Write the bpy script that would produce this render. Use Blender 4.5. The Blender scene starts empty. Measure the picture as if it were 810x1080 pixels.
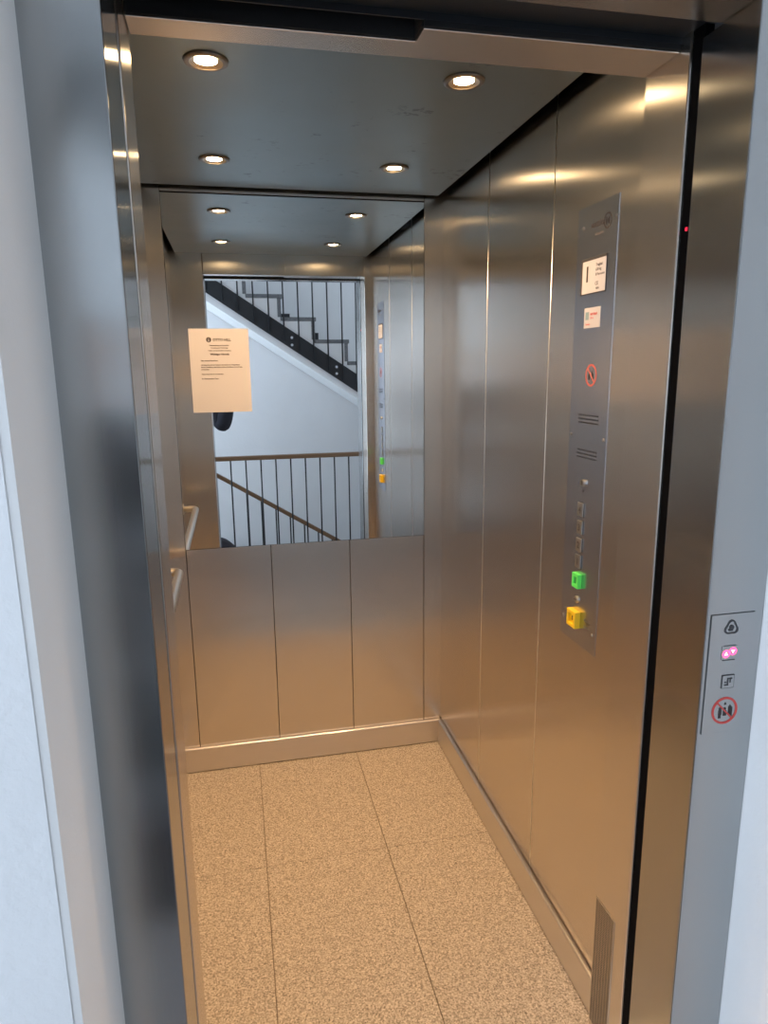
import bpy, bmesh, math, random
from mathutils import Vector, Matrix
random.seed(4)
S = bpy.context.scene
COL = S.collection
PI = math.pi

# ---------------------------------------------------------------- dimensions (metres)
D = 1.3707        # depth of the car
H = 2.2043        # underside of the car ceiling plate
XL, XR = -1.094, 0.0          # car side walls
JL, JR = -0.927, -0.043       # door jambs
DH = 2.096        # door head
YF = -0.285       # front of the landing surround
YW = -0.49        # face of the landing wall
YR = -1.9         # landing balustrade
YS = -2.0         # near side of the stair flights
YB = -3.1         # rear wall of the stairwell
LX0, LX1 = -3.2, 3.6
STO = 2.936       # storey height

# ---------------------------------------------------------------- materials
def mat(name):
    m = bpy.data.materials.new(name); m.use_nodes = True
    nt = m.node_tree; b = nt.nodes['Principled BSDF']
    return m, nt, b
def plain(name, col, rough=.5, metal=0., emit=None, es=0.):
    m, nt, b = mat(name)
    b.inputs['Base Color'].default_value = (*col, 1); b.inputs['Roughness'].default_value = rough
    b.inputs['Metallic'].default_value = metal
    if emit:
        b.inputs['Emission Color'].default_value = (*emit, 1); b.inputs['Emission Strength'].default_value = es
    return m
def coords(nt, scale):
    g = nt.nodes.new('ShaderNodeNewGeometry'); mp = nt.nodes.new('ShaderNodeMapping')
    mp.inputs['Scale'].default_value = scale
    nt.links.new(g.outputs['Position'], mp.inputs['Vector'])
    return g, mp
def noise(nt, vec, scale, detail=2, rough=.5):
    n = nt.nodes.new('ShaderNodeTexNoise'); n.inputs['Scale'].default_value = scale
    n.inputs['Detail'].default_value = detail; n.inputs['Roughness'].default_value = rough
    nt.links.new(vec, n.inputs['Vector']); return n
def rng(nt, val, a, b, lo=.3, hi=.7):
    r = nt.nodes.new('ShaderNodeMapRange'); r.inputs['From Min'].default_value = lo; r.inputs['From Max'].default_value = hi
    r.inputs['To Min'].default_value = a; r.inputs['To Max'].default_value = b
    nt.links.new(val, r.inputs['Value']); return r.outputs['Result']
def steel(name, col, rough=.3, aniso=.7, grain=(0, .02, 1), var=.006, stretch=(520, 520, 4), smudge=.012, scuff=0):
    m, nt, b = mat(name)
    g, mp = coords(nt, stretch)
    n = noise(nt, mp.outputs[0], 1.0, 3)
    g2, mp2 = coords(nt, (1, 1, 1))
    n2 = noise(nt, mp2.outputs[0], 5.0, 4, .6)
    mix = nt.nodes.new('ShaderNodeMix'); mix.data_type = 'RGBA'
    mix.inputs['A'].default_value = (*[c * (1 - var * 2) for c in col], 1)
    mix.inputs['B'].default_value = (*[min(1, c * (1 + var * 2)) for c in col], 1)
    nt.links.new(rng(nt, n.outputs['Fac'], 0, 1), mix.inputs['Factor'])
    nt.links.new(mix.outputs['Result'], b.inputs['Base Color'])
    add = nt.nodes.new('ShaderNodeMath'); add.operation = 'ADD'
    nt.links.new(rng(nt, n.outputs['Fac'], rough - .006, rough + .006), add.inputs[0])
    nt.links.new(rng(nt, n2.outputs['Fac'], -smudge, smudge), add.inputs[1])
    nt.links.new(add.outputs[0], b.inputs['Roughness'])
    if scuff:
        n3 = noise(nt, mp2.outputs[0], 7.5, 6, .62); n4 = noise(nt, mp2.outputs[0], 46, 3, .6)
        mu = nt.nodes.new('ShaderNodeMath'); mu.operation = 'MULTIPLY'
        nt.links.new(rng(nt, n3.outputs['Fac'], 0, 1, .60, .66), mu.inputs[0]); nt.links.new(rng(nt, n4.outputs['Fac'], 0, scuff, .52, .6), mu.inputs[1])
        mx = nt.nodes.new('ShaderNodeMix'); mx.data_type = 'RGBA'; mx.inputs['B'].default_value = (.09, .095, .095, 1)
        nt.links.new(mu.outputs[0], mx.inputs['Factor']); nt.links.new(mix.outputs['Result'], mx.inputs['A']); nt.links.new(mx.outputs['Result'], b.inputs['Base Color'])
    b.inputs['Metallic'].default_value = 1
    b.inputs['Anisotropic'].default_value = aniso
    cr = nt.nodes.new('ShaderNodeVectorMath'); cr.operation = 'CROSS_PRODUCT'; cr.inputs[0].default_value = grain
    nt.links.new(g.outputs['Normal'], cr.inputs[1])
    nm = nt.nodes.new('ShaderNodeVectorMath'); nm.operation = 'NORMALIZE'
    nt.links.new(cr.outputs[0], nm.inputs[0]); nt.links.new(nm.outputs[0], b.inputs['Tangent'])
    return m
def plaster(name, col, bump=.25, scale=70):
    m, nt, b = mat(name)
    g, mp = coords(nt, (1, 1, 1))
    n = noise(nt, mp.outputs[0], scale, 5, .6); n2 = noise(nt, mp.outputs[0], 4, 3)
    mix = nt.nodes.new('ShaderNodeMix'); mix.data_type = 'RGBA'
    mix.inputs['A'].default_value = (*[c * .96 for c in col], 1); mix.inputs['B'].default_value = (*col, 1)
    nt.links.new(rng(nt, n2.outputs['Fac'], 0, 1), mix.inputs['Factor']); nt.links.new(mix.outputs['Result'], b.inputs['Base Color'])
    b.inputs['Roughness'].default_value = .9
    bp = nt.nodes.new('ShaderNodeBump'); bp.inputs['Strength'].default_value = bump; bp.inputs['Distance'].default_value = .004
    nt.links.new(n.outputs['Fac'], bp.inputs['Height']); nt.links.new(bp.outputs[0], b.inputs['Normal'])
    return m
def granite(name, dark, mid, light, scale=170, rough=.45):
    m, nt, b = mat(name)
    g, mp = coords(nt, (1, 1, 1))
    n = noise(nt, mp.outputs[0], scale, 4, .75)
    v = nt.nodes.new('ShaderNodeTexVoronoi'); v.inputs['Scale'].default_value = scale * 1.3
    nt.links.new(mp.outputs[0], v.inputs['Vector'])
    sep = nt.nodes.new('ShaderNodeSeparateColor'); nt.links.new(v.outputs['Color'], sep.inputs[0])
    ad = nt.nodes.new('ShaderNodeMath'); ad.operation = 'MULTIPLY_ADD'; ad.inputs[1].default_value = .38
    nt.links.new(sep.outputs[0], ad.inputs[0]); nt.links.new(rng(nt, n.outputs['Fac'], 0, .62), ad.inputs[2])
    cr = nt.nodes.new('ShaderNodeValToRGB'); e = cr.color_ramp.elements
    e[0].position = .12; e[0].color = (*dark, 1); e[1].position = .92; e[1].color = (*light, 1)
    k = cr.color_ramp.elements.new(.45); k.color = (*mid, 1)
    nt.links.new(ad.outputs[0], cr.inputs[0]); nt.links.new(cr.outputs[0], b.inputs['Base Color'])
    b.inputs['Roughness'].default_value = rough
    return m

M = {}
M['steel'] = steel('brushed_steel', (.72, .67, .61), .25, .8)
M['steel_side'] = steel('brushed_steel_side', (.72, .665, .60), .23, .84)
M['steel_frame'] = steel('brushed_steel_frame', (.43, .44, .44), .19, .88)
M['steel_plate'] = steel('plate_steel', (.56, .59, .66), .25, .2)
M['steel_kick'] = steel('kick_steel', (.72, .69, .66), .30, .5, grain=(1, 1, .02), stretch=(2, 2, 300), smudge=.02)
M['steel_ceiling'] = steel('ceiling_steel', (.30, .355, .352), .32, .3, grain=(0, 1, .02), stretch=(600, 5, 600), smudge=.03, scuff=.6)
M['polished'] = plain('polished_steel', (.30, .27, .24), .28, 1)
M['satin'] = plain('satin_steel', (.66, .64, .60), .3, 1)
M['dark_steel'] = plain('dark_steel', (.035, .042, .05), .45, .6)
M['black'] = plain('black_void', (.006, .006, .007), .8)
M['black_plastic'] = plain('black_plastic', (.002, .002, .0025), .7)
M['black_plastic'].node_tree.nodes['Principled BSDF'].inputs['Specular IOR Level'].default_value = .05
M['black_paint'] = plain('black_painted_steel', (.012, .014, .018), .5)
M['seam'] = plain('seam_dark', (.02, .018, .016), .8)
M['glint_bead'] = plain('glint_bead', (.85, .82, .78), .3, 1)
M['groove'] = plain('groove_grey', (.07, .075, .08), .7)
M['mirror'] = plain('mirror_silver', (.9, .92, .92), .0, 1)
M['paper'] = plain('white_paper', (.66, .665, .71), .85)
M['ink'] = plain('print_ink', (.05, .04, .04), .8)
M['ink_soft'] = plain('print_ink_soft', (.22, .18, .16), .8)
M['white_label'] = plain('white_label', (.60, .61, .66), .5)
M['label_edge'] = plain('label_edge', (.05, .05, .055), .5)
M['label_blue'] = plain('label_blue', (.25, .38, .45), .5)
M['red'] = plain('sign_red', (.62, .06, .05), .5)
M['red_soft'] = plain('sign_red_engraved', (.70, .16, .13), .5)
M['green'] = plain('green_plastic', (.10, .72, .12), .4, 0, (.1, .8, .1), .15)
M['yellow'] = plain('yellow_plastic', (.95, .62, .02), .35)
M['led'] = plain('red_led', (.9, .05, .2), .4, 0, (1, .05, .17), 4)
M['led_hot'] = plain('pink_led', (1, .5, .6), .4, 0, (1, .22, .36), 6)
M['led_dim'] = plain('small_red_led', (.7, .02, .05), .4, 0, (1, .02, .06), 1.2)
M['lamp'] = plain('lamp_lens', (1, .9, .75), .3, 0, (1, .70, .38), 70)
M['reflector'] = plain('lamp_reflector', (.85, .74, .58), .3, 1)
M['white_wall'] = plaster('white_plaster', (.80, .80, .81), .35, 55)
M['reveal'] = plaster('smooth_plaster', (.74, .73, .72), .12, 120)
M['stair_white'] = plaster('stair_white', (.80, .81, .82), .05)
M['granite'] = granite('car_granite', (.10, .08, .058), (.36, .31, .245), (.74, .67, .56), 200)
M['granite_dark'] = granite('stair_granite', (.07, .075, .08), (.15, .155, .165), (.27, .28, .29), 150)
M['granite_land'] = granite('landing_granite', (.10, .10, .11), (.20, .20, .21), (.34, .34, .35), 150)
M['joint'] = plain('floor_joint', (.24, .19, .14), .9)
M['wood'] = plain('handrail_wood', (.20, .115, .06), .45)
M['skin'] = plain('skin', (.62, .40, .30), .55)
M['hair'] = plain('hair', (.05, .035, .025), .6)
M['cloth'] = plain('dark_cloth', (.012, .013, .022), .9)
M['trouser'] = plain('dark_trousers', (.02, .022, .03), .9)
M['shoe'] = plain('shoe_leather', (.02, .018, .016), .5)
M['phone'] = plain('phone_glass', (.015, .015, .018), .2)

# ---------------------------------------------------------------- mesh helper
class MB:
    def __init__(s): s.bm = bmesh.new()
    def box(s, x0, x1, y0, y1, z0, z1, bev=0., seg=1):
        r = bmesh.ops.create_cube(s.bm, size=1)
        vs = r['verts']
        for v in vs:
            v.co = Vector(((x0 + x1) / 2 + v.co.x * (x1 - x0), (y0 + y1) / 2 + v.co.y * (y1 - y0), (z0 + z1) / 2 + v.co.z * (z1 - z0)))
        if bev:
            es = list({e for v in vs for e in v.link_edges})
            bmesh.ops.bevel(s.bm, geom=es, offset=bev, segments=seg, affect='EDGES', profile=.5)
        return s
    def cyl(s, a, b, r, n=16, r2=None):
        a, b = Vector(a), Vector(b); d = b - a
        rot = d.to_track_quat('Z', 'Y').to_matrix().to_4x4()
        bmesh.ops.create_cone(s.bm, cap_ends=True, segments=n, radius1=r, radius2=r if r2 is None else r2, depth=d.length,
                              matrix=Matrix.Translation((a + b) / 2) @ rot)
        return s
    def tube(s, pts, r, n=14):
        pts = [Vector(p) for p in pts]; rings = []
        up = Vector((.3, .2, .93))
        for i, p in enumerate(pts):
            t = (pts[min(i + 1, len(pts) - 1)] - pts[max(i - 1, 0)]).normalized()
            u = t.cross(up).normalized(); w = t.cross(u)
            rr = r[i] if isinstance(r, (list, tuple)) else r
            rings.append([s.bm.verts.new(p + (u * math.cos(2 * PI * k / n) + w * math.sin(2 * PI * k / n)) * rr) for k in range(n)])
        for A, B in zip(rings, rings[1:]):
            for k in range(n): s.bm.faces.new((A[k], A[(k + 1) % n], B[(k + 1) % n], B[k]))
        s.bm.faces.new(rings[0]); s.bm.faces.new(rings[-1][::-1])
        return s
    def ring(s, c, axis, r0, r1, h, n=32, up=None):
        """flat ring (washer) with its axis, of thickness h"""
        c, ax = Vector(c), Vector(axis).normalized()
        u = ax.orthogonal().normalized(); w = ax.cross(u)
        P = lambda r, k, z: s.bm.verts.new(c + (u * math.cos(2 * PI * k / n) + w * math.sin(2 * PI * k / n)) * r + ax * z)
        L = [[P(r, k, z) for k in range(n)] for r, z in ((r0, 0), (r1, 0), (r1, h), (r0, h))]
        for i in range(4):
            A, B = L[i], L[(i + 1) % 4]
            for k in range(n): s.bm.faces.new((A[k], A[(k + 1) % n], B[(k + 1) % n], B[k]))
        return s
    def lathe(s, c, prof, n=32):
        """profile of (radius, z) about a vertical axis through c"""
        c = Vector(c)
        L = [[s.bm.verts.new(c + Vector((r * math.cos(2 * PI * k / n), r * math.sin(2 * PI * k / n), z))) for k in range(n)] for r, z in prof]
        for A, B in zip(L, L[1:]):
            for k in range(n): s.bm.faces.new((A[k], A[(k + 1) % n], B[(k + 1) % n], B[k]))
        return s
    def prism(s, poly, y0, y1):
        """polygon in x,z extruded along y"""
        a = [s.bm.verts.new((x, y0, z)) for x, z in poly]; b = [s.bm.verts.new((x, y1, z)) for x, z in poly]
        s.bm.faces.new(a); s.bm.faces.new(b[::-1])
        n = len(poly)
        for k in range(n): s.bm.faces.new((a[k], b[k], b[(k + 1) % n], a[(k + 1) % n]))
        return s
    def pts3(s, poly, d):
        """planar polygon extruded by vector d"""
        d = Vector(d)
        a = [s.bm.verts.new(p) for p in poly]; b = [s.bm.verts.new(Vector(p) + d) for p in poly]
        s.bm.faces.new(a); s.bm.faces.new(b[::-1])
        n = len(poly)
        for k in range(n): s.bm.faces.new((a[k], b[k], b[(k + 1) % n], a[(k + 1) % n]))
        return s
    def build(s, name, m, parent=None, smooth=False, bevel=0., seg=2):
        bm = s.bm
        bmesh.ops.recalc_face_normals(bm, faces=bm.faces)
        if parent is not None: root = world_of(parent)
        else:
            cs = [v.co for v in bm.verts]
            root = Vector(((min(c.x for c in cs) + max(c.x for c in cs)) / 2, (min(c.y for c in cs) + max(c.y for c in cs)) / 2, min(c.z for c in cs)))
        bmesh.ops.translate(bm, verts=bm.verts, vec=-root)
        me = bpy.data.meshes.new(name); bm.to_mesh(me); bm.free()
        me.materials.append(m)
        o = bpy.data.objects.new(name, me); COL.objects.link(o)
        if parent is not None: o.parent = parent
        else: o.location = root
        if smooth:
            for p in me.polygons: p.use_smooth = True
        if bevel:
            b = o.modifiers.new('bevel', 'BEVEL'); b.width = bevel; b.segments = seg; b.limit_method = 'ANGLE'
        return o
def world_of(o):
    v = Vector((0, 0, 0))
    while o is not None: v = v + o.location; o = o.parent
    return v
def tag(o, label=None, cat=None, group=None, kind=None):
    if label: o['label'] = label
    if cat: o['category'] = cat
    if group: o['group'] = group
    if kind: o['kind'] = kind
    return o
def thing(name, loc, label, cat, group=None, kind=None):
    o = bpy.data.objects.new(name, None); COL.objects.link(o); o.location = loc; o.empty_display_size = .05
    return tag(o, label, cat, group, kind)
def copy_tree(o, parent=None):
    c = o.copy(); COL.objects.link(c)
    if parent is not None: c.parent = parent
    for ch in list(o.children): copy_tree(ch, c)
    return c
def text(lines, m, parent, name, rot, lab=None):
    """lines: (string, world position, size, align) -> one flat lettering mesh"""
    bm = bmesh.new()
    for t, pos, size, al, bold in lines:
        cu = bpy.data.curves.new('lettering', 'FONT'); cu.body = t; cu.size = size; cu.align_x = al; cu.resolution_u = 2
        cu.extrude = .00012; cu.offset = bold
        o = bpy.data.objects.new('lettering', cu); COL.objects.link(o)
        bpy.context.view_layer.update()
        me = bpy.data.meshes.new_from_object(o.evaluated_get(bpy.context.evaluated_depsgraph_get()))
        me.transform(Matrix.Translation(pos) @ rot.to_4x4())
        bm.from_mesh(me); bpy.data.meshes.remove(me); bpy.data.objects.remove(o); bpy.data.curves.remove(cu)
    root = world_of(parent)
    bmesh.ops.translate(bm, verts=bm.verts, vec=-root)
    me = bpy.data.meshes.new(name); bm.to_mesh(me); bm.free(); me.materials.append(m)
    o = bpy.data.objects.new(name, me); COL.objects.link(o); o.parent = parent
    return o
ROT_BACK = Matrix(((1, 0, 0), (0, 0, -1), (0, 1, 0)))            # reads from -y: x right, z up
ROT_RIGHT = Matrix(((0, 0, -1), (-1, 0, 0), (0, 1, 0)))          # on the right wall, reads from -x: -y right, z up

# ================================================================ THE CAR
# ---- floor
f = thing('floor', (-.54, .67, 0), None, None, kind='structure')
MB().box(XL, XR, -.13, D + .02, -.06, -.004).build('floor_bed', M['joint'], f)
t = MB()
xs = [XL, -.7785, -.3755, XR]; ys = [.0, .752, D]
for i in range(3):
    for j in range(2):
        t.box(xs[i] + .0012, xs[i + 1] - .0012, ys[j] + .0005, ys[j + 1] - .0005, -.02, 0, .0006)
t.build('granite_tiles', M['granite'], f)

# ---- right wall: three brushed panels on a dark backing
w = thing('wall_right', (.02, .67, 0), None, None, kind='structure')
MB().box(.016, .05, -.02, D + .05, 0, 2.40).build('wall_backing', M['seam'], w)
for y0, y1 in ((.0, .444), (.444, .8955), (.8955, D)):
    MB().box(0, .016, y0 + .0014, y1 - .0014 * (y1 < D), .0, 2.36).build('wall_panel', M['steel_side'], w, bevel=.0008)
for y in (.444, .8955):  # bright beads added to stand for light caught on the panel edges
    MB().cyl((.0006, y, 0), (.0006, y, 2.36), .0015, 12).build('glint_bead', M['glint_bead'], w, smooth=True)
# ---- left wall
w = thing('wall_left', (XL - .02, .67, 0), None, None, kind='structure')
MB().box(XL - .05, XL - .016, -.02, D + .05, 0, 2.40).build('wall_backing', M['seam'], w)
for y0, y1 in ((.0, .444), (.444, .8955), (.8955, D)):
    MB().box(XL - .016, XL, y0 + .0011, y1 - .0011, .0, 2.36).build('wall_panel', M['steel_side'], w, bevel=.0016)
# ---- back wall: two corner columns, three panels under the mirror
XM0, XM1, ZM0, ZM1 = -1.009, -.0753, .9244, 2.186
w = thing('wall_back', (-.54, D + .03, 0), None, None, kind='structure')
MB().box(XL, XR, D + .016, D + .05, 0, 2.40).build('wall_backing', M['seam'], w)
MB().box(XL - .012, XM0 - .0015, D + .0006, D + .016, 0, 2.36).build('corner_column', M['steel'], w, bevel=.0012)
MB().box(XM1 + .0015, XR + .012, D + .0006, D + .016, 0, 2.36).build('corner_column', M['steel'], w, bevel=.0012)
for a, b in ((XM0, -.691), (-.691, -.381), (-.381, XM1)):
    MB().box(a + .001, b - .001, D, D + .016, 0, ZM0 - .0015).build('wall_panel', M['steel'], w, bevel=.0014)
MB().box(XM0, XM1, D, D + .016, ZM1 + .004, 2.36).build('wall_panel', M['steel'], w, bevel=.0012)
# ---- front wall of the car (seen in the mirror) with the stepped head
w = thing('wall_front', (-.54, -.06, 0), None, None, kind='structure')
MB().box(XL - .05, JL, -.128, 0, 0, 2.36).build('door_jamb', M['steel'], w, bevel=.0028)
MB().box(JR, .05, -.128, 0, 0, 2.36).build('door_jamb', M['steel'], w, bevel=.0028)
XSTEP = -.4855
MB().box(JL + .0015, XSTEP, -.057, 0, DH, 2.36).box(XSTEP, JR - .0015, -.1, 0, DH, 2.36).build('door_head', M['steel'], w, bevel=.0014)
# ---- ceiling plate with a shadow gap round it, dark void over it
# black sheets on the head's outer faces, standing for the slot's darkness
MB().box(JL + .002, XSTEP - .002, -.0605, -.0573, DH + .004, 2.36).build('head_shade', M['black'], w)
MB().box(XSTEP + .0005, JR - .002, -.1035, -.1003, DH + .004, 2.36).build('head_shade', M['black'], w)
MB().box(XSTEP - .004, XSTEP - .0004, -.1, -.0575, DH + .004, 2.36).build('head_shade', M['black'], w)
c = thing('ceiling', (-.54, .67, H), None, None, kind='structure')
MB().box(XL + .029, XR - .029, .003, D - .029, H, H + .02).build('ceiling_plate', M['steel_ceiling'], c, bevel=.001)
MB().box(XL - .05, XR + .05, -.05, D + .05, 2.40, 2.43).build('car_roof', M['black'], c)
# ---- skirting
def skirt(name, *b):
    return tag(MB().box(*b).build(name, M['steel_kick'], None, bevel=.006, seg=3), kind='structure')
skirt('baseboard_back', XL + .001, XR - .001, D - .016, D - .0003, .001, .1063)
skirt('baseboard_right', -.017, -.0003, .003, D - .0165, .001, .1063)
skirt('baseboard_left', XL + .0003, XL + .017, .003, D - .0165, .001, .1063)

# ---- mirror
mi = thing('wall_mirror', ((XM0 + XM1) / 2, D - .002, ZM0), 'tall frameless mirror covering the upper part of the rear wall', 'mirror')
MB().box(XM0, XM1, D + .0012, D + .008, ZM0, ZM1).build('mirror_edge', M['satin'], mi)
MB().box(XM0 + .0006, XM1 - .0006, D - .001, D + .001, ZM0 + .0006, ZM1 - .0006).build('mirror_glass', M['mirror'], mi)

# ---- paper notice on the mirror, very slightly turned
pn = thing('paper_notice', (-.841, D - .002, 1.4385), 'peach-lit white paper notice with a printed letter, stuck on the mirror', 'notice')
px, pz, PY = -.946, 1.7355, D - .0022
MB().box(px, px + .21, D - .0018, D - .0012, pz - .297, pz).build('sheet', M['paper'], pn)
cxp = px + .105
def ctr(t, dz, size, bold=.00022): return (t, Vector((cxp, PY, pz - dz)), size, 'CENTER', bold)
def lft(t, dz, size, bold=.00022): return (t, Vector((px + .037, PY, pz - dz)), size, 'LEFT', bold)
text([('OTTO HILL', Vector((cxp - .022, PY, pz - .043)), .0125, 'LEFT', .0005),
      ctr('Hausverwaltung und Immobilien', .060, .0052), ctr('Verwaltung der Wohnanlage', .069, .0052), ctr('Telefon und Sprechzeiten im Aushang', .0785, .0052),
      ctr('Wichtiger Hinweis', .0925, .0088, .0004),
      lft('Sehr geehrte Bewohner,', .114, .0062),
      lft('wir bitten Sie, bei der Nutzung des Aufzugs im Treppenhaus', .129, .0056), lft('Ruhe zu bewahren, den Aufzug nicht zu blockieren und sorgsam', .137, .0056), lft('zu benutzen.', .145, .0056),
      lft('Vielen Dank für Ihr Verständnis.', .162, .006),
      lft('Ihr Hausverwalter-Team', .178, .006)], M['ink'], pn, 'printed_text', ROT_BACK)
lg = MB().ring((cxp - .036, PY, pz - .0385), (0, -1, 0), .0050, .0090, .0002, 24)
for a, b in (((-.0035, -.004), (-.0035, .004)), ((-.0035, .004), (0, -.001)), ((0, -.001), (.0035, .004)), ((.0035, .004), (.0035, -.004))):
    lg.cyl((cxp - .036 + a[0], PY - .0001, pz - .0385 + a[1]), (cxp - .036 + b[0], PY - .0001, pz - .0385 + b[1]), .0011, 6)
lg.build('letterhead_emblem', M['ink'], pn)

# ---- handrail on the left wall
hx, hz = -1.025, .88
hr = thing('handrail', (XL, .75, hz), 'short bent stainless steel handrail on the left car wall beside the doorway', 'handrail')
def bend(y0, y1):
    p = []
    r = .03
    for k in range(7):
        a = PI / 2 * k / 6
        p.append((hx - r + r * math.sin(a), y0 + r - r * math.cos(a), hz))
    q = []
    for k in range(7):
        a = PI / 2 * k / 6
        q.append((hx - r + r * math.cos(a), y1 - r + r * math.sin(a), hz))
    return [(XL + .001, y0, hz)] + p + q + [(XL + .001, y1, hz)]
MB().tube(bend(.33, 1.235), .016, 18).build('rail', M['satin'], hr, smooth=True)
for yy in (.33, 1.235):
    MB().cyl((XL + .0005, yy, hz), (XL + .006, yy, hz), .028, 24).build('rosette', M['satin'], hr, smooth=False)

# ---- recessed ceiling spots
def spot(x, y):
    r = thing('ceiling_spotlight', (x, y, H), None, 'ceiling light', 'recessed ceiling spotlights of the car')
    MB().lathe((x, y, H), [(.0340, -.0046), (.040, -.0058), (.0445, -.004), (.046, 0), (.034, 0), (.0340, -.0046)], 40).build('trim_ring', M['polished'], r, smooth=True)
    MB().lathe((x, y, H), [(.0345, -.0046), (.031, -.0030), (.0225, -.0008)], 40).build('reflector', M['reflector'], r, smooth=True)
    MB().lathe((x, y, H), [(.0001, -.0016), (.012, -.0014), (.019, -.0010), (.0232, -.0004)], 32).build('lens', M['lamp'], r, smooth=True)
    ld = bpy.data.lights.new('spot_lamp', 'SPOT'); ld.energy = 36; ld.color = (1, .62, .32); ld.spot_size = R(110); ld.spot_blend = .8; ld.shadow_soft_size = .022
    lo = bpy.data.objects.new('spot_lamp', ld); COL.objects.link(lo); lo.parent = r; lo.location = (0, 0, -.012)
    return r
R = math.radians
LAB = {(0, 0): 'lit ceiling spotlight nearest the doorway on the left side', (1, 0): 'lit ceiling spotlight nearest the doorway on the right side by the control panel',
       (0, 1): 'lit ceiling spotlight at the rear left close to the mirror', (1, 1): 'lit ceiling spotlight at the rear right close to the mirror corner'}
for i, x in enumerate((-.818, -.2684)):
    for j, y in enumerate((.3505, 1.0259)):
        spot(x, y)['label'] = LAB[(i, j)]

# ---- control panel on the right wall
PX = -.0013
cp = thing('control_panel', (0, .195, .92), 'tall narrow steel control panel with green and yellow buttons on right wall', 'control panel')
Y0, Y1 = .110, .283
fp = MB().box(PX, 0, Y0, Y1, 1.4075, 1.929).build('face_plate', M['steel_plate'], cp, bevel=.0002)
fp2 = MB().box(PX, 0, Y0, Y1, .915, 1.4065).build('face_plate', M['steel_plate'], cp, bevel=.0002)
for y, z in ((.257, 1.886), (.116, 1.886), (.272, 1.4225), (.122, 1.4225), (.273, .963), (.126, .963)):
    MB().lathe((0, 0, 0), [(.0001, .0022), (.0025, .0018), (.0042, 0)], 14).build_rot = None
    bmx = MB().cyl((PX, y, z), (PX - .0015, y, z), .0042, 14, .003); bmx.build('screw', M['polished'], cp)
# emblem and maker line
em = MB().ring((PX, .152, 1.884), (-1, 0, 0), .0135, .016, .0004, 28)
em.cyl((PX - .0002, .157, 1.877), (PX - .0002, .157, 1.891), .0012, 6).cyl((PX - .0002, .147, 1.877), (PX - .0002, .147, 1.891), .0012, 6)
em.cyl((PX - .0002, .157, 1.884), (PX - .0002, .147, 1.884), .0012, 6)
em.build('emblem', M['ink'], cp)
text([('AUFZÜGE', Vector((PX - .0002, .222, 1.880)), .013, 'LEFT', .0003)], M['ink'], cp, 'maker_lettering', ROT_RIGHT)
text([('Aufzugsbau', Vector((PX - .0002, .204, 1.862)), .0085, 'LEFT', 0)], M['ink_soft'], cp, 'small_lettering', ROT_RIGHT)
# floor display
ds = MB().box(PX - .0012, PX, .1455, .258, 1.740, 1.8185, .0002).build('floor_display', M['label_edge'], cp)
MB().box(PX - .0018, PX - .0010, .147, .249, 1.7425, 1.812).build('display_screen', M['white_label'], ds)
text([('1', Vector((PX - .002, .238, 1.768)), .046, 'LEFT', .0012)], M['ink'], ds, 'floor_digit', ROT_RIGHT)
text([('Traglast', Vector((PX - .002, .190, 1.797)), .009, 'LEFT', 0), ('630 kg', Vector((PX - .002, .190, 1.787)), .009, 'LEFT', 0), ('8 Personen', Vector((PX - .002, .190, 1.777)), .0085, 'LEFT', 0),
      ('CE', Vector((PX - .002, .190, 1.757)), .011, 'LEFT', 0), ('0036', Vector((PX - .002, .186, 1.748)), .007, 'LEFT', 0)], M['ink'], ds, 'display_text', ROT_RIGHT)
# sticker under it
st = MB().box(PX - .0006, PX, .163, .234, 1.667, 1.711).build('info_sticker', M['white_label'], cp)
MB().box(PX - .0009, PX - .0005, .213, .228, 1.685, 1.702).build('sticker_picture', M['label_blue'], st)
text([('NOTRUF', Vector((PX - .0009, .206, 1.694)), .0075, 'LEFT', .0002), ('24 h', Vector((PX - .0009, .206, 1.686)), .0075, 'LEFT', 0), ('Service', Vector((PX - .0009, .226, 1.673)), .007, 'LEFT', 0)], M['red'], st, 'sticker_print', ROT_RIGHT)
# no use sign in red
ns = MB().ring((PX, .191, 1.5625), (-1, 0, 0), .0205, .025, .0004, 36)
ns.cyl((PX - .0002, .191 + .0155, 1.5625 + .0155), (PX - .0002, .191 - .0155, 1.5625 - .0155), .0014, 6)
s1 = ns.build('prohibition_sign', M['red_soft'], cp)
pic = MB().box(PX - .0004, PX, .196, .203, 1.552, 1.566).cyl((PX, .1995, 1.5705), (PX - .0004, .1995, 1.5705), .0032, 12)
for k in range(3): pic.box(PX - .0004, PX, .1805 + .003 * k, .1825 + .003 * k, 1.553, 1.566 + .003 * k)
pic.build('sign_pictogram', M['ink'], s1)
# loudspeaker slots
for zc, nm in ((1.4635, 'loudspeaker_grille'), (1.3825, 'loudspeaker_grille')):
    g_ = MB()
    for k in (-1, 0, 1):
        for j in range(14):
            y = .151 + j * .0066
            g_.cyl((PX + .0002, y, zc + k * .0085), (PX - .0003, y, zc + k * .0085), .0021, 8)
    g_.build(nm, M['black'], cp)
# key switch
ks = MB().cyl((PX, .199, 1.315), (PX - .006, .199, 1.315), .0085, 20, .0075).build('key_switch', M['satin'], cp)
MB().box(PX - .0066, PX - .0055, .198, .200, 1.310, 1.320).build('key_slot', M['black'], ks)
text([('P', Vector((PX - .0003, .203, 1.290)), .012, 'LEFT', .0002)], M['ink'], cp, 'key_lettering', ROT_RIGHT)
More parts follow.
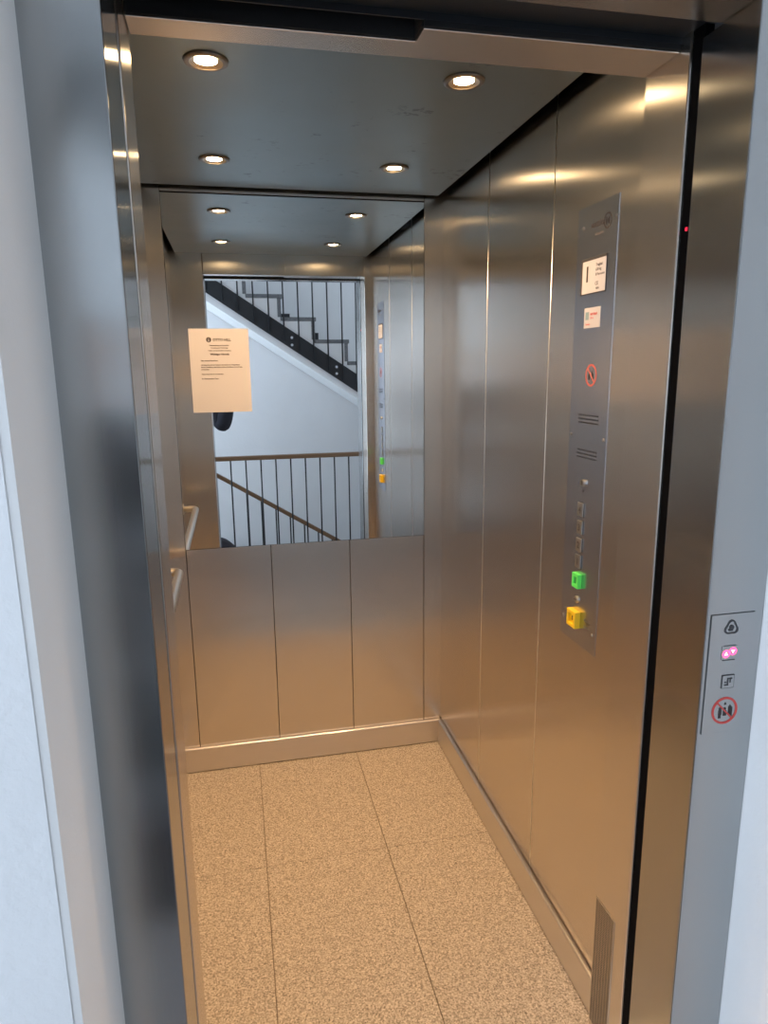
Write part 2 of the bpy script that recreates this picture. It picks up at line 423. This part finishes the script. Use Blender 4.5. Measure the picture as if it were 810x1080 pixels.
# floor buttons 4..1 with raised figures
for n, z in ((4, 1.250), (3, 1.207), (2, 1.164), (1, 1.123)):
    b_ = MB().box(PX - .004, PX, .193, .218, z - .0165, z + .0165, .0014, 2).build('floor_button', M['satin'], cp)
    text([(str(n), Vector((PX - .0043, .2105, z - .008)), .022, 'LEFT', .0006)], M['polished'], b_, 'button_figure', ROT_RIGHT)
    MB().box(PX - .0007, PX, .1915, .2195, z - .018, z + .018).build('button_surround', M['label_edge'], b_)
def frame_button(z, y, w, h, d, m, name, fig, figm, inner):
    o = MB()
    o.box(PX - d, PX, y - w / 2, y + w / 2, z + h / 2 - .009, z + h / 2, .0012, 2); o.box(PX - d, PX, y - w / 2, y + w / 2, z - h / 2, z - h / 2 + .009, .0012, 2)
    o.box(PX - d, PX, y - w / 2, y - w / 2 + .009, z - h / 2 + .0085, z + h / 2 - .0085, .001); o.box(PX - d, PX, y + w / 2 - .009, y + w / 2, z - h / 2 + .0085, z + h / 2 - .0085, .001)
    b_ = o.build(name, m, cp)
    MB().box(PX - d * .55, PX, y - w / 2 + .007, y + w / 2 - .007, z - h / 2 + .007, z + h / 2 - .007, .001).build('button_cap', inner, b_)
    text([(fig, Vector((PX - d * .55 - .0004, y + .006, z - .0055)), .014, 'LEFT', .0005)], figm, b_, 'button_figure', ROT_RIGHT)
    return b_
frame_button(1.076, .201, .030, .036, .011, M['green'], 'ground_floor_button', 'E', M['polished'], M['dark_steel'])
db = MB().cyl((PX, .206, 1.026), (PX - .004, .206, 1.026), .009, 20, .008).build('door_button', M['satin'], cp)
text([('<>', Vector((PX - .0043, .2125, 1.0225)), .010, 'LEFT', .0003)], M['ink'], db, 'button_symbol', ROT_RIGHT)
frame_button(.9785, .2055, .042, .042, .015, M['yellow'], 'alarm_button', 'SOS', M['ink'], M['yellow'])
text([('Alarm', Vector((PX - .0003, .267, .981)), .0105, 'LEFT', .0001)], M['polished'], cp, 'alarm_lettering', ROT_RIGHT)
text([('Notruf', Vector((PX - .0003, .167, .984)), .0105, 'LEFT', .0001), ('3 s drücken', Vector((PX - .0003, .167, .969)), .006, 'LEFT', 0)], M['polished'], cp, 'call_lettering', ROT_RIGHT)

cp.location += Vector((0, .0275, 0)); cp.scale = (1, 1, 1.0088)

# ---- ventilation grille low on the right jamb
vg = thing('ventilation_grille', (JR, -.041, .045), 'perforated ventilation grille low on the right doorway jamb', 'grille')
MB().box(JR - .0014, JR, -.081, -.003, .045, .389).build('grille_plate', M['steel_side'], vg)
sl = MB()
z = .052
while z < .384:
    for k in range(7):
        y = -.0785 + k * .0107
        sl.box(JR - .0017, JR - .0012, y, y + .0088, z, z + .0028)
    z += .0058
sl.build('slots', M['seam'], vg)

# ---- door sensor strips on both jambs, in the gap between car and landing
def sensor(x0, x1, label):
    o = thing('door_sensor_strip', ((x0 + x1) / 2, -.142, 0), label, 'door sensor', 'door sensor strips')
    MB().box(x0, x1, -.1545, -.1295, 0, DH + .03, .001).build('strip_profile', M['black_plastic'], o)
    return o
sr = sensor(JR + .004, JR + .022, 'black door sensor strip with a tiny red light on the right jamb')
MB().box(JR + .002, JR + .0045, -.148, -.1445, 1.810, 1.8155).build('indicator_light', M['led_dim'], sr)
sensor(JL - .02, JL - .004, 'thin black door sensor strip on the left jamb')

# ---- dark door track over the opening
dt = thing('door_track', (-.5, -.15, DH + .03), 'dark steel door track above the opening between car and landing', 'door track')
MB().box(JL - .05, JR + .05, -.198, -.105, DH + .022, DH + .05).build('track_cover', M['dark_steel'], dt)
MB().box(JL - .05, XSTEP - .002, -.100, -.0535, DH + .07, DH + .09).build('track_slot', M['black'], dt)
MB().box(JL - .05, JR + .05, -.104, -.101, DH + .012, DH + .06).build('track_edge', M['black_paint'], dt)

# ================================================================ LANDING SIDE
d1 = thing('door_1', (-.47, -.22, 0), None, None, kind='structure')
MB().box(-1.03, JL, YF, -.156, -.02, DH).build('frame_post', M['steel_frame'], d1, bevel=.002)
MB().box(JR, .068, YF, -.156, -.02, DH).build('frame_post', M['steel_frame'], d1, bevel=.002)
MB().box(-1.03, .068, YF, -.2, DH + .0008, 2.26).build('frame_head', M['steel_frame'], d1, bevel=.002)
MB().box(-1.3, .3, -.156, -.128, 2.2, 2.5).box(-1.3, -1.03, -.156, -.15, -.02, 2.5).box(.07, .3, -.156, -.15, -.02, 2.5).build('shaft_lining', M['black'], d1)
MB().box(-.95, .02, -.285, -.157, -.06, -.001).box(-.95, .02, -.126, -.002, -.06, -.001).build('sill', M['satin'], d1)

# ---- call panel on the right frame post
CY = YF - .0012
pl = thing('call_panel', (.024, YF, .945), 'narrow steel landing call panel with red lit arrows on right frame post', 'call panel')
MB().box(-.0185, .0645, CY, YF, .942, 1.1615, .0004).build('face_plate', M['steel_frame'], pl)
MB().box(-.0193, -.0184, CY - .0001, CY + .0006, .942, 1.1622).box(-.0193, .0655, CY - .0001, CY + .0006, 1.1613, 1.1622).build('plate_groove', M['groove'], pl)
# rounded triangle call button
def tri_ring(cx, cz, r, wd):
    pts = []
    n = 36
    for k in range(n):
        a = 2 * PI * k / n
        rr = r * (1 + .16 * math.cos(3 * (a - PI / 2)))
        pts.append((cx + rr * math.cos(a), cz + rr * math.sin(a)))
    return pts
o = MB(); P1 = tri_ring(.0215, 1.1365, .0125, 0); P2 = tri_ring(.0215, 1.1365, .0098, 0)
n = len(P1)
V1 = [o.bm.verts.new((x, CY - .0012, z)) for x, z in P1]; V2 = [o.bm.verts.new((x, CY - .0012, z)) for x, z in P2]
V3 = [o.bm.verts.new((x, CY, z)) for x, z in P1]; V4 = [o.bm.verts.new((x, CY, z)) for x, z in P2]
for k in range(n):
    j = (k + 1) % n
    o.bm.faces.new((V1[k], V1[j], V2[j], V2[k])); o.bm.faces.new((V1[k], V3[k], V3[j], V1[j])); o.bm.faces.new((V2[k], V2[j], V4[j], V4[k]))
cb = o.build('call_button', M['label_edge'], pl)
MB().cyl((.0218, CY, 1.1375), (.0218, CY - .0014, 1.1375), .0042, 16).box(.0165, .024, CY - .0012, CY, 1.131, 1.1345).build('button_symbol', M['label_edge'], cb)
# red direction arrows
ar = MB().box(.0065, .0375, CY - .0006, CY, 1.0795, 1.1035).build('arrow_display', M['steel_frame'], pl)
MB().box(.010, .034, CY - .0009, CY, 1.1035, 1.1046).build('display_edge', M['groove'], ar)
MB().box(.0095, .0335, CY - .0009, CY, 1.0772, 1.0783).build('display_edge', M['groove'], ar)
def arrow(cx, cz, up):
    s_ = 1 if up else -1
    a = MB().ring((cx, CY - .0006, cz), (0, -1, 0), .0052, .0072, .0004, 24)
    a.build('arrow_ring', M['led'], ar)
    b = MB().pts3([(cx - .0036, CY - .0008, cz - .0024 * s_), (cx + .0036, CY - .0008, cz - .0024 * s_), (cx, CY - .0008, cz + .0038 * s_)], (0, -.0004, 0))
    b.build('arrow_light', M['led_hot'], ar)
arrow(.0155, 1.0895, True); arrow(.0285, 1.0935, False)
# square symbol
sq = MB().box(.0115, .0365, CY - .0012, CY, 1.0255, 1.0505, .0008).build('symbol_plate', M['label_edge'], pl)
MB().box(.0128, .0352, CY - .0016, CY - .001, 1.0268, 1.0492).build('plate_insert', M['steel_frame'], sq)
MB().box(.0165, .0235, CY - .002, CY - .0015, 1.031, 1.0335).box(.0215, .0245, CY - .002, CY - .0015, 1.031, 1.045).box(.0245, .0315, CY - .002, CY - .0015, 1.0425, 1.045).box(.0265, .029, CY - .002, CY - .0015, 1.036, 1.045).box(.0165, .020, CY - .002, CY - .0015, 1.036, 1.0385).build('symbol', M['label_edge'], sq)
# prohibition sign: people, flames and a slash in a red circle
no = MB().ring((.0235, CY, .983), (0, -1, 0), .0215, .0255, .0008, 40)
no.cyl((.0235 - .0165, CY - .0004, .983 + .0165), (.0235 + .0165, CY - .0004, .983 - .0165), .0015, 8)
ns = no.build('prohibition_sign', M['red'], pl)
pc = MB().cyl((.0145, CY, .987), (.0145, CY - .0006, .987), .0028, 12).box(.0115, .0178, CY - .0006, CY, .9755, .9845).box(.012, .0140, CY - .0006, CY, .969, .976).box(.0150, .0170, CY - .0006, CY, .969, .976)
pc.box(.021, .0275, CY - .0006, CY, .973, .983).cyl((.024, CY, .9865), (.024, CY - .0006, .9865), .0024, 12)
for k in range(4): pc.box(.031 + .0022 * k, .0323 + .0022 * k, CY - .0006, CY, .974 - .001 * k, .993 - .0025 * abs(k - 1))
pc.pts3([(.0215, CY - .0003, .994), (.0265, CY - .0003, .994), (.024, CY - .0003, .999)], (0, -.0003, 0))
pc.build('sign_pictogram', M['ink'], ns)

pl.location += Vector((-.0155, 0, .014))

# ---- landing wall with its opening
lw = thing('wall_landing', (1, YW, 0), None, None, kind='structure')
MB().box(LX0, -1.03, YW, -.16, -3.2, 5.6).box(.068, LX1, YW, -.16, -3.2, 5.6).box(-1.03, .068, YW, -.16, 2.2605, 5.6).box(-1.03, .068, YW + .02, -.16, -3.2, -.07).build('wall_body', M['white_wall'], lw)
# smoother plaster strip of the left and right reveals
MB().box(-1.032, -1.0195, YW + .001, YF, -.005, 2.26).build('reveal_left', M['reveal'], lw)

# ---- landing floor, slab over, stairwell walls
fl = tag(MB().box(LX0, LX1, -1.95, YF, -.2, -.002).box(LX0, -1.797, YB, -1.95, -.2, -.002).box(3.0, LX1, YB, -1.95, -.2, -.002).build('floor_landing', M['granite_land']), kind='structure')
tag(MB().box(LX0, LX1, -1.95, YW, STO - .22, STO).box(LX0, -1.797, YB, -1.95, STO - .22, STO).build('ceiling_landing', M['stair_white']), kind='structure')
tag(MB().box(LX0, LX1, YB - .15, YB, -3.2, 5.6).build('wall_stairwell', M['white_wall']), kind='structure')
tag(MB().box(LX1, LX1 + .15, YB - .15, -1.75, -3.2, 5.6).box(LX1, LX1 + .15, -.70, -.16, -3.2, 5.6).box(LX1, LX1 + .15, -1.75, -.70, -3.2, .9).box(LX1, LX1 + .15, -1.75, -.70, 2.3, 5.6).build('wall_stairwell_right', M['white_wall']), kind='structure')
wn_fill = thing('fill_window', (LX1 + .08, -1.22, .9), None, None, kind='structure')  # unseen window, added to brighten the left reveal
fr = MB()
for y in (-1.725, -1.225, -.725): fr.box(LX1 + .05, LX1 + .11, y - .025, y + .025, .9, 2.3)
for z in (.925, 2.275): fr.box(LX1 + .055, LX1 + .105, -1.75, -.70, z - .025, z + .025)
fr.build('window_frame', M['dark_steel'], wn_fill)
tag(MB().box(LX0 - .15, LX1 + .15, YB - .15, -.16, 5.6, 5.75).build('ceiling_stairwell', M['stair_white']), kind='structure')
tag(MB().box(LX0 - .15, LX1 + .15, YB - .15, -.16, -3.35, -3.2).build('floor_basement', M['granite_land']), kind='structure')
# window wall on the left end
wy = [YB, YB + .08, -.72, -.16]
tag(MB().box(LX0 - .15, LX0, YB - .15, YB + .08, -3.2, 5.6).box(LX0 - .15, LX0, -.72, -.16, -3.2, 5.6).box(LX0 - .15, LX0, YB + .08, -.72, -3.2, .25).box(LX0 - .15, LX0, YB + .08, -.72, 5.2, 5.6).build('wall_stairwell_left', M['white_wall']), kind='structure')
wn = thing('window_1', (LX0 - .08, -1.9, .25), None, None, kind='structure')
fr = MB()
for y in (YB + .10, -1.30, -1.90, -2.45, -.74): fr.box(LX0 - .11, LX0 - .05, y - .025, y + .025, .25, 5.2)
for z in (.275, 1.1, 2.75, 5.175): fr.box(LX0 - .105, LX0 - .055, YB + .08, -.72, z - .025, z + .025)
fr.build('window_frame', M['dark_steel'], wn)

# ---- stair flights
RUN, RIS = .279, .1835
def nos(i): return (.195 + (10 - i) * RUN, RIS * i)
def flight(name, dz, label):
    r = thing(name, (.2, -2.5, dz), label, 'staircase')
    SL = -RIS / RUN
    poly = []
    for i in range(0, 16):
        x, z = nos(i + 1)
        poly += [(x + RUN - .04, z - RIS - .03 + dz), (x - .02, z - RIS - .03 + dz)] if i == 0 else [(x + RUN - .02, z - RIS - .03 + dz), (x - .02, z - RIS - .03 + dz)]
    xt, zt = nos(16)
    poly += [(xt - .02, zt - .03 + dz), (xt - .30, zt - .03 + dz)]
    soff = lambda x: 1.336 + SL * (x - .253) + dz
    poly += [(xt - .30, soff(xt - .30)), (2.55, soff(2.55))]
    MB().prism(poly, YB + .012, YS).build('concrete_body', M['stair_white'], r)
    for i in range(1, 17):
        x, z = nos(i)
        L = RUN if i < 16 else .30
        MB().box(x - L - .012, x, YB + .01, YS + .006, z - .032 + dz, z + dz, .002).build('tread', M['granite_dark'], r)
        MB().box(x - .042, x - .012, YB + .01, YS + .005, z - RIS + dz, z - .032 + dz).build('riser', M['granite_dark'], r)
        MB().box(x - L - .012 + .04, x - .13, YB + .001, YB + .02, z + dz, z + .11 + dz).build('wall_skirting', M['black_paint'], r)
    return r
flight('staircase', 0., 'upper stair flight with dark granite treads reflected high in the mirror')
flight('staircase', -STO, 'lower stair flight going down behind the landing balustrade')

def baluster(mb_parent, x, y, z0, z1):
    return MB().cyl((x, y, z0), (x, y, z1), .0065, 10).build('baluster', M['black_paint'], mb_parent, smooth=True)
# railing of the upper flight: black flat bar bolted to the flight, balusters, wooden rail
def flight_railing(dz, x_off, label, bolts):
    r = thing('stair_railing', (.2, YS + .01, dz), label, 'railing', 'stair railings')
    SL = (1.542 - 2.301) / (.257 + .887)
    top = lambda x: 1.542 + SL * (x - .257) + dz
    x0, x1 = -1.55, 2.35
    MB().prism([(x0, top(x0)), (x1, top(x1)), (x1, top(x1) - .152), (x0, top(x0) - .152)], YS + .004, YS + .014).build('flat_bar', M['black_paint'], r)
    for x, z in bolts:
        MB().cyl((x, YS + .014, z), (x, YS + .021, z), .011, 14, .009).build('bolt', M['white_label'], r)
    rail = (lambda x: .710 - .6257 * (x + .976) + dz + STO)
    k = 0
    x = -.357 + x_off
    xsb = []
    while x > x0: x -= .1225
    x += .1225
    while x < x1:
        baluster(r, x, YS + .02, top(x) - .13, rail(x)); x += .1225
    mb = MB()
    a, b = Vector((x0, YS + .02, rail(x0))), Vector((x1, YS + .02, rail(x1)))
    mb.prism([(x0, rail(x0) - .02), (x1, rail(x1) - .02), (x1, rail(x1) + .02), (x0, rail(x0) + .02)], YS, YS + .04)
    mb.build('rail', M['wood'], r, bevel=.006)
    return r
flight_railing(0., 0., 'black upper stair railing with a bolted flat bar seen in the mirror', [(-.294, 1.852), (-.294, 1.791), (.0795, 1.606), (.0795, 1.550), (.455, 1.36), (.455, 1.30)])
flight_railing(-STO, -.012, 'sloping lower stair railing with brown rail behind the level balustrade', [])

# level balustrade along the landing
bl = thing('landing_balustrade', (.8, YR, 0), 'level black balustrade with brown handrail on the landing, seen in the mirror', 'balustrade')
MB().box(-1.40, 2.98, YR - .022, YR + .022, .840, .877).build('handrail', M['wood'], bl, bevel=.006)
MB().box(-1.40, 2.98, YR - .006, YR + .006, -.19, -.05).build('bottom_bar', M['black_paint'], bl)
x = -.983 - 3 * .1262
while x < 2.98:
    baluster(bl, x, YR, -.12, .842); x += .1262

# ================================================================ PHOTOGRAPHER (seen as a dark sleeve in the mirror)
def skin_mesh(verts, edges, radii, root=0, sub=2):
    me = bpy.data.meshes.new('tmp'); me.from_pydata(verts, edges, [])
    o = bpy.data.objects.new('tmp', me); COL.objects.link(o)
    sk = o.modifiers.new('skin', 'SKIN'); sk.use_smooth_shade = True
    if not me.skin_vertices:
        bm = bmesh.new(); bm.from_mesh(me); bm.verts.layers.skin.verify(); bm.to_mesh(me); bm.free()
    for i, d in enumerate(me.skin_vertices[0].data):
        rr = radii[i]; d.radius = rr if isinstance(rr, tuple) else (rr, rr); d.use_root = (i == root)
    ss = o.modifiers.new('sub', 'SUBSURF'); ss.levels = sub; ss.render_levels = sub
    bpy.context.view_layer.update()
    dg = bpy.context.evaluated_depsgraph_get()
    out = bpy.data.meshes.new_from_object(o.evaluated_get(dg))
    bpy.data.objects.remove(o); bpy.data.meshes.remove(me)
    return out
def chain(V, E, Rr, pts, start=None):
    prev = start
    for p, r in pts:
        V.append(p); Rr.append(r)
        if prev is not None: E.append((prev, len(V) - 1))
        prev = len(V) - 1
    return prev
def add_mesh(name, mes, m, parent, smooth=True):
    bm = bmesh.new()
    for me in mes: bm.from_mesh(me); bpy.data.meshes.remove(me)
    bmesh.ops.translate(bm, verts=bm.verts, vec=-world_of(parent))
    me = bpy.data.meshes.new(name); bm.to_mesh(me); bm.free(); me.materials.append(m)
    for p in me.polygons: p.use_smooth = smooth
    o = bpy.data.objects.new(name, me); COL.objects.link(o); o.parent = parent
    return o
X0, Yp = -1.19, -1.50
pe = thing('person', (X0, Yp, 0), 'person in dark clothing holding a phone up, only a dark sleeve shows in the mirror', 'person')
ELB, WRI, PALM = (-.890, -1.335, 1.168), (-.822, -1.292, 1.435), (-.812, -1.276, 1.50)
V, E, Rr = [], [], []
pel = chain(V, E, Rr, [((X0, Yp, .95), .11)])
ch = chain(V, E, Rr, [((X0, Yp, 1.10), .12), ((X0, Yp + .01, 1.28), .135), ((X0, Yp + .01, 1.40), .11)], pel)
chain(V, E, Rr, [((X0, Yp + .015, 1.48), .058), ((X0, Yp + .03, 1.56), .062), ((X0 + .005, Yp + .045, 1.63), .086), ((X0 + .005, Yp + .04, 1.69), .085), ((X0 + .005, Yp + .03, 1.735), .055)], ch)
chain(V, E, Rr, [((X0 + .10, Yp + .01, 1.395), .055), ((X0 + .165, Yp + .03, 1.39), .056), ((X0 + .23, Yp + .10, 1.29), .046), (ELB, .040), ((-.855, -1.315, 1.31), .040), (WRI, .027), (PALM, (.036, .018))], ch)
chain(V, E, Rr, [((X0 - .10, Yp + .01, 1.395), .055), ((X0 - .175, Yp, 1.385), .056), ((X0 - .205, Yp - .01, 1.25), .046), ((X0 - .22, Yp - .005, 1.10), .040), ((X0 - .22, Yp + .03, .97), .038), ((X0 - .22, Yp + .07, .86), .027), ((X0 - .22, Yp + .085, .79), (.02, .038))], ch)
for s in (-1, 1):
    chain(V, E, Rr, [((X0 + s * .085, Yp, .84), .072), ((X0 + s * .10, Yp + .01, .66), .068), ((X0 + s * .105, Yp + .015, .49), .058), ((X0 + s * .11, Yp, .34), .056), ((X0 + s * .115, Yp - .015, .10), .037), ((X0 + s * .118, Yp + .05, .045), .036), ((X0 + s * .125, Yp + .14, .035), .032)], pel)
mes = [skin_mesh(V, E, Rr, 0, 2)]
# fingers: right hand round the phone, left hand hanging
def finger(pts, r): 
    Vf, Ef, Rf = [], [], []
    chain(Vf, Ef, Rf, list(zip(pts, r))); return skin_mesh(Vf, Ef, Rf, 0, 2)
PHX, PHY, PHZ = -.806, -1.252, 1.522        # phone centre
for k, (dz, ln) in enumerate(((.030, .9), (.010, 1.), (-.010, .95), (-.028, .75))):
    z = 1.505 + dz
    mes.append(finger([(-.822, -1.272, z), (-.853, -1.266, z + .004), (-.856, -1.245, z + .006), (-.836 - .006 * (1 - ln), -1.2375, z + .006)], [.0095, .0085, .008, .0065]))
mes.append(finger([(-.802, -1.280, 1.472), (-.784, -1.274, 1.484), (-.773, -1.266, 1.503), (-.771, -1.256, 1.523)], [.012, .0105, .0095, .0075]))
for k in range(4):
    x = X0 - .22; y = Yp + .065 + .019 * k
    mes.append(finger([(x, y, .765), (x + .004, y + .004, .73), (x + .014, y + .004, .700 + .006 * abs(k - 1)), (x + .026, y + .002, .684 + .008 * abs(k - 1))], [.0095, .009, .008, .0065]))
mes.append(finger([(x + .005, Yp + .135, .80), (x + .018, Yp + .155, .77), (x + .024, Yp + .155, .745)], [.012, .0105, .008]))
# nose and ears
hx_, hy_, hz_ = X0 + .005, Yp + .045, 1.64
mes.append(finger([(hx_, hy_ + .072, hz_ + .03), (hx_, hy_ + .088, hz_ + .008), (hx_, hy_ + .092, hz_ - .008), (hx_, hy_ + .07, hz_ - .014)], [.010, .012, .015, .010]))
for s in (-1, 1):
    mes.append(finger([(hx_ + s * .078, hy_ - .015, hz_ + .03), (hx_ + s * .088, hy_ - .02, hz_ + .01), (hx_ + s * .08, hy_ - .012, hz_ - .015)], [.012, .014, .009]))
body = add_mesh('body', mes, M['skin'], pe)
eyes = MB()
for s in (-1, 1):
    e0 = Vector((hx_ + s * .031, hy_ + .074, hz_ + .022))
    eyes.cyl(e0, e0 + Vector((0, .006, 0)), .009, 14, .006)
eyes.build('eyes', M['white_label'], pe)
MB().box(hx_ - .022, hx_ + .022, hy_ + .066, hy_ + .080, hz_ - .040, hz_ - .033, .003, 2).build('mouth', M['red_soft'], pe)
Vh, Eh, Rh = [], [], []
chain(Vh, Eh, Rh, [((hx_, hy_ - .03, hz_ - .03), .07), ((hx_, hy_ - .028, hz_ + .02), .088), ((hx_, hy_ - .016, hz_ + .07), .088), ((hx_, hy_ - .005, hz_ + .11), .05)])
add_mesh('hair', [skin_mesh(Vh, Eh, Rh, 0, 2)], M['hair'], pe)
# jacket: torso loft and two sleeves
jk = MB(); rings = []
for z, rx, ry, dy in ((.86, .185, .125, 0), (.95, .192, .132, 0), (1.08, .180, .128, 0), (1.22, .190, .140, .005), (1.34, .200, .138, .01), (1.42, .165, .110, .012), (1.455, .105, .085, .014), (1.485, .075, .07, .016)):
    rings.append([jk.bm.verts.new((X0 + rx * math.cos(2 * PI * k / 28), Yp + dy + ry * math.sin(2 * PI * k / 28), z)) for k in range(28)])
for A, B in zip(rings, rings[1:]):
    for k in range(28): jk.bm.faces.new((A[k], A[(k + 1) % 28], B[(k + 1) % 28], B[k]))
jk.bm.faces.new(rings[0])
tmp = bpy.data.meshes.new('tmp'); bmesh.ops.recalc_face_normals(jk.bm, faces=jk.bm.faces); jk.bm.to_mesh(tmp); jk.bm.free()
slv = []
for pts in ([((X0 + .05, Yp + .01, 1.39), .085), ((X0 + .12, Yp + .015, 1.39), .084), ((X0 + .17, Yp + .03, 1.385), .074), ((X0 + .235, Yp + .10, 1.29), .064), (ELB, .072), ((-.858, -1.316, 1.30), .056), ((-.832, -1.298, 1.405), .042)],
            [((X0 - .05, Yp + .01, 1.39), .085), ((X0 - .12, Yp + .005, 1.39), .084), ((X0 - .18, Yp, 1.375), .072), ((X0 - .205, Yp - .01, 1.25), .062), ((X0 - .22, Yp - .005, 1.10), .056), ((X0 - .22, Yp + .03, .97), .052), ((X0 - .22, Yp + .062, .88), .043)]):
    Vf, Ef, Rf = [], [], []; chain(Vf, Ef, Rf, pts); slv.append(skin_mesh(Vf, Ef, Rf, 0, 2))
add_mesh('jacket', [tmp] + slv, M['cloth'], pe)
Vt, Et, Rt = [], [], []
p0 = chain(Vt, Et, Rt, [((X0, Yp, .93), .125)])
chain(Vt, Et, Rt, [((X0, Yp, 1.02), .13)], p0)
for s in (-1, 1):
    chain(Vt, Et, Rt, [((X0 + s * .092, Yp, .82), .115), ((X0 + s * .10, Yp + .01, .66), .092), ((X0 + s * .105, Yp + .015, .49), .074), ((X0 + s * .11, Yp, .30), .070), ((X0 + s * .115, Yp - .012, .09), .062)], p0)
add_mesh('trousers', [skin_mesh(Vt, Et, Rt, 0, 2)], M['trouser'], pe)
for s in (-1, 1):
    Vf, Ef, Rf = [], [], []
    chain(Vf, Ef, Rf, [((X0 + s * .115, Yp - .05, .044), .044), ((X0 + s * .117, Yp + .02, .05), .048), ((X0 + s * .122, Yp + .11, .042), .044), ((X0 + s * .127, Yp + .18, .036), .034)])
    me_ = skin_mesh(Vf, Ef, Rf, 0, 2)
    for v in me_.vertices: v.co.z = max(v.co.z, .0)
    add_mesh('shoe', [me_], M['shoe'], pe)

# phone in the raised hand, just behind the point the picture is taken from
F = Vector((.20587339, .95667569, -.20588319)); Rv = Vector((.97703943, -.21274444, -.01156483)); U = Vector((.0548643, .1987751, .97850824)); CP = Vector((-.80029277, -1.23291059, 1.58921964))
ph = thing('phone', CP - F * .012 - U * .13, 'dark phone held up by the person, hidden by the paper notice in the mirror', 'phone')
def obox(cx, cy, cz, w_, h_, d_, bev):
    mb = MB().box(-w_ / 2, w_ / 2, -h_ / 2, h_ / 2, -d_ / 2, d_ / 2, bev, 3)
    mat_ = Matrix((Rv, U, -F)).transposed().to_4x4()
    mb.bm.transform(Matrix.Translation(CP + Rv * cx + U * cy + F * cz) @ mat_)
    return mb
obox(-.018, -.056, -.0105, .074, .150, .0085, .003).build('phone_body', M['phone'], ph)
obox(-.018, -.056, -.0152, .070, .146, .0008, .0002).build('phone_screen', M['label_edge'], ph)

# bag on the landing floor
bg = thing('shoulder_bag', (-1.02, -1.24, 0), 'black bag standing on the landing floor, its corner low left in the mirror', 'bag')
bb = MB(); rings = []
for u in range(13):
    a = -1 + 2 * u / 12
    hh = .335 * (1 - .28 * max(0, abs(a) - .3) ** 1.6 / .5); dd = .085 * (1 - .5 * abs(a) ** 4)
    rings.append([bb.bm.verts.new((-1.01 + .185 * a, -1.24 + dd * math.copysign(abs(math.cos(2 * PI * k / 20)) ** .6, math.cos(2 * PI * k / 20)), hh / 2 + hh / 2 * math.copysign(abs(math.sin(2 * PI * k / 20)) ** .5, math.sin(2 * PI * k / 20)))) for k in range(20)])
for A, B in zip(rings, rings[1:]):
    for k in range(20): bb.bm.faces.new((A[k], A[(k + 1) % 20], B[(k + 1) % 20], B[k]))
bb.bm.faces.new(rings[0]); bb.bm.faces.new(rings[-1])
bb.build('bag_body', M['cloth'], bg, smooth=True)
MB().tube([(-1.14, -1.24, .31), (-1.13, -1.24, .36), (-1.08, -1.24, .38), (-1.03, -1.24, .36), (-1.02, -1.24, .31)], .009, 10).build('handle', M['cloth'], bg, smooth=True)

# ================================================================ LIGHT, WORLD, CAMERA
W = bpy.data.worlds.new('sky'); S.world = W; W.use_nodes = True
bgn = W.node_tree.nodes['Background']; bgn.inputs[0].default_value = (.62, .78, 1, 1); bgn.inputs[1].default_value = 2.0
al = bpy.data.lights.new('daylight_and_fill', 'AREA'); al.shape = 'RECTANGLE'; al.size = 2.6; al.size_y = 5.0; al.energy = 230; al.color = (.76, .88, 1)
ao = bpy.data.objects.new('daylight_and_fill', al); COL.objects.link(ao); ao.location = (LX0 - .5, -1.9, 2.7); ao.rotation_euler = (R(90), 0, R(-90))

al = bpy.data.lights.new('daylight_and_fill', 'AREA'); al.shape = 'RECTANGLE'; al.size = 1.2; al.size_y = 1.6; al.energy = 90; al.color = (.80, .90, 1)  # fill lamp behind the added right-hand window, lifts the left reveal
ao = bpy.data.objects.new('daylight_and_fill', al); COL.objects.link(ao); ao.location = (LX1 + .35, -1.22, 1.6); ao.rotation_euler = (R(90), 0, R(90))

cd = bpy.data.cameras.new('camera'); cam = bpy.data.objects.new('camera', cd); COL.objects.link(cam)
cd.sensor_fit = 'VERTICAL'; cd.sensor_height = 36; cd.lens = 720.114 / 1080 * 36; cd.clip_start = .004
m3 = Matrix((Rv, U, -F)).transposed()
cam.matrix_world = Matrix.Translation(CP) @ m3.to_4x4()
S.camera = cam
S.view_settings.view_transform = 'Standard'; S.view_settings.look = 'None'; S.view_settings.gamma = 1
S.view_settings.use_curve_mapping = False; S.view_settings.exposure = 0.0
try:
    S.cycles.use_denoising = True; S.cycles.denoiser = 'OPENIMAGEDENOISE'
    S.cycles.max_bounces = 14; S.cycles.glossy_bounces = 12; S.cycles.diffuse_bounces = 5; S.cycles.sample_clamp_indirect = 6
    S.cycles.caustics_reflective = True
except Exception: pass
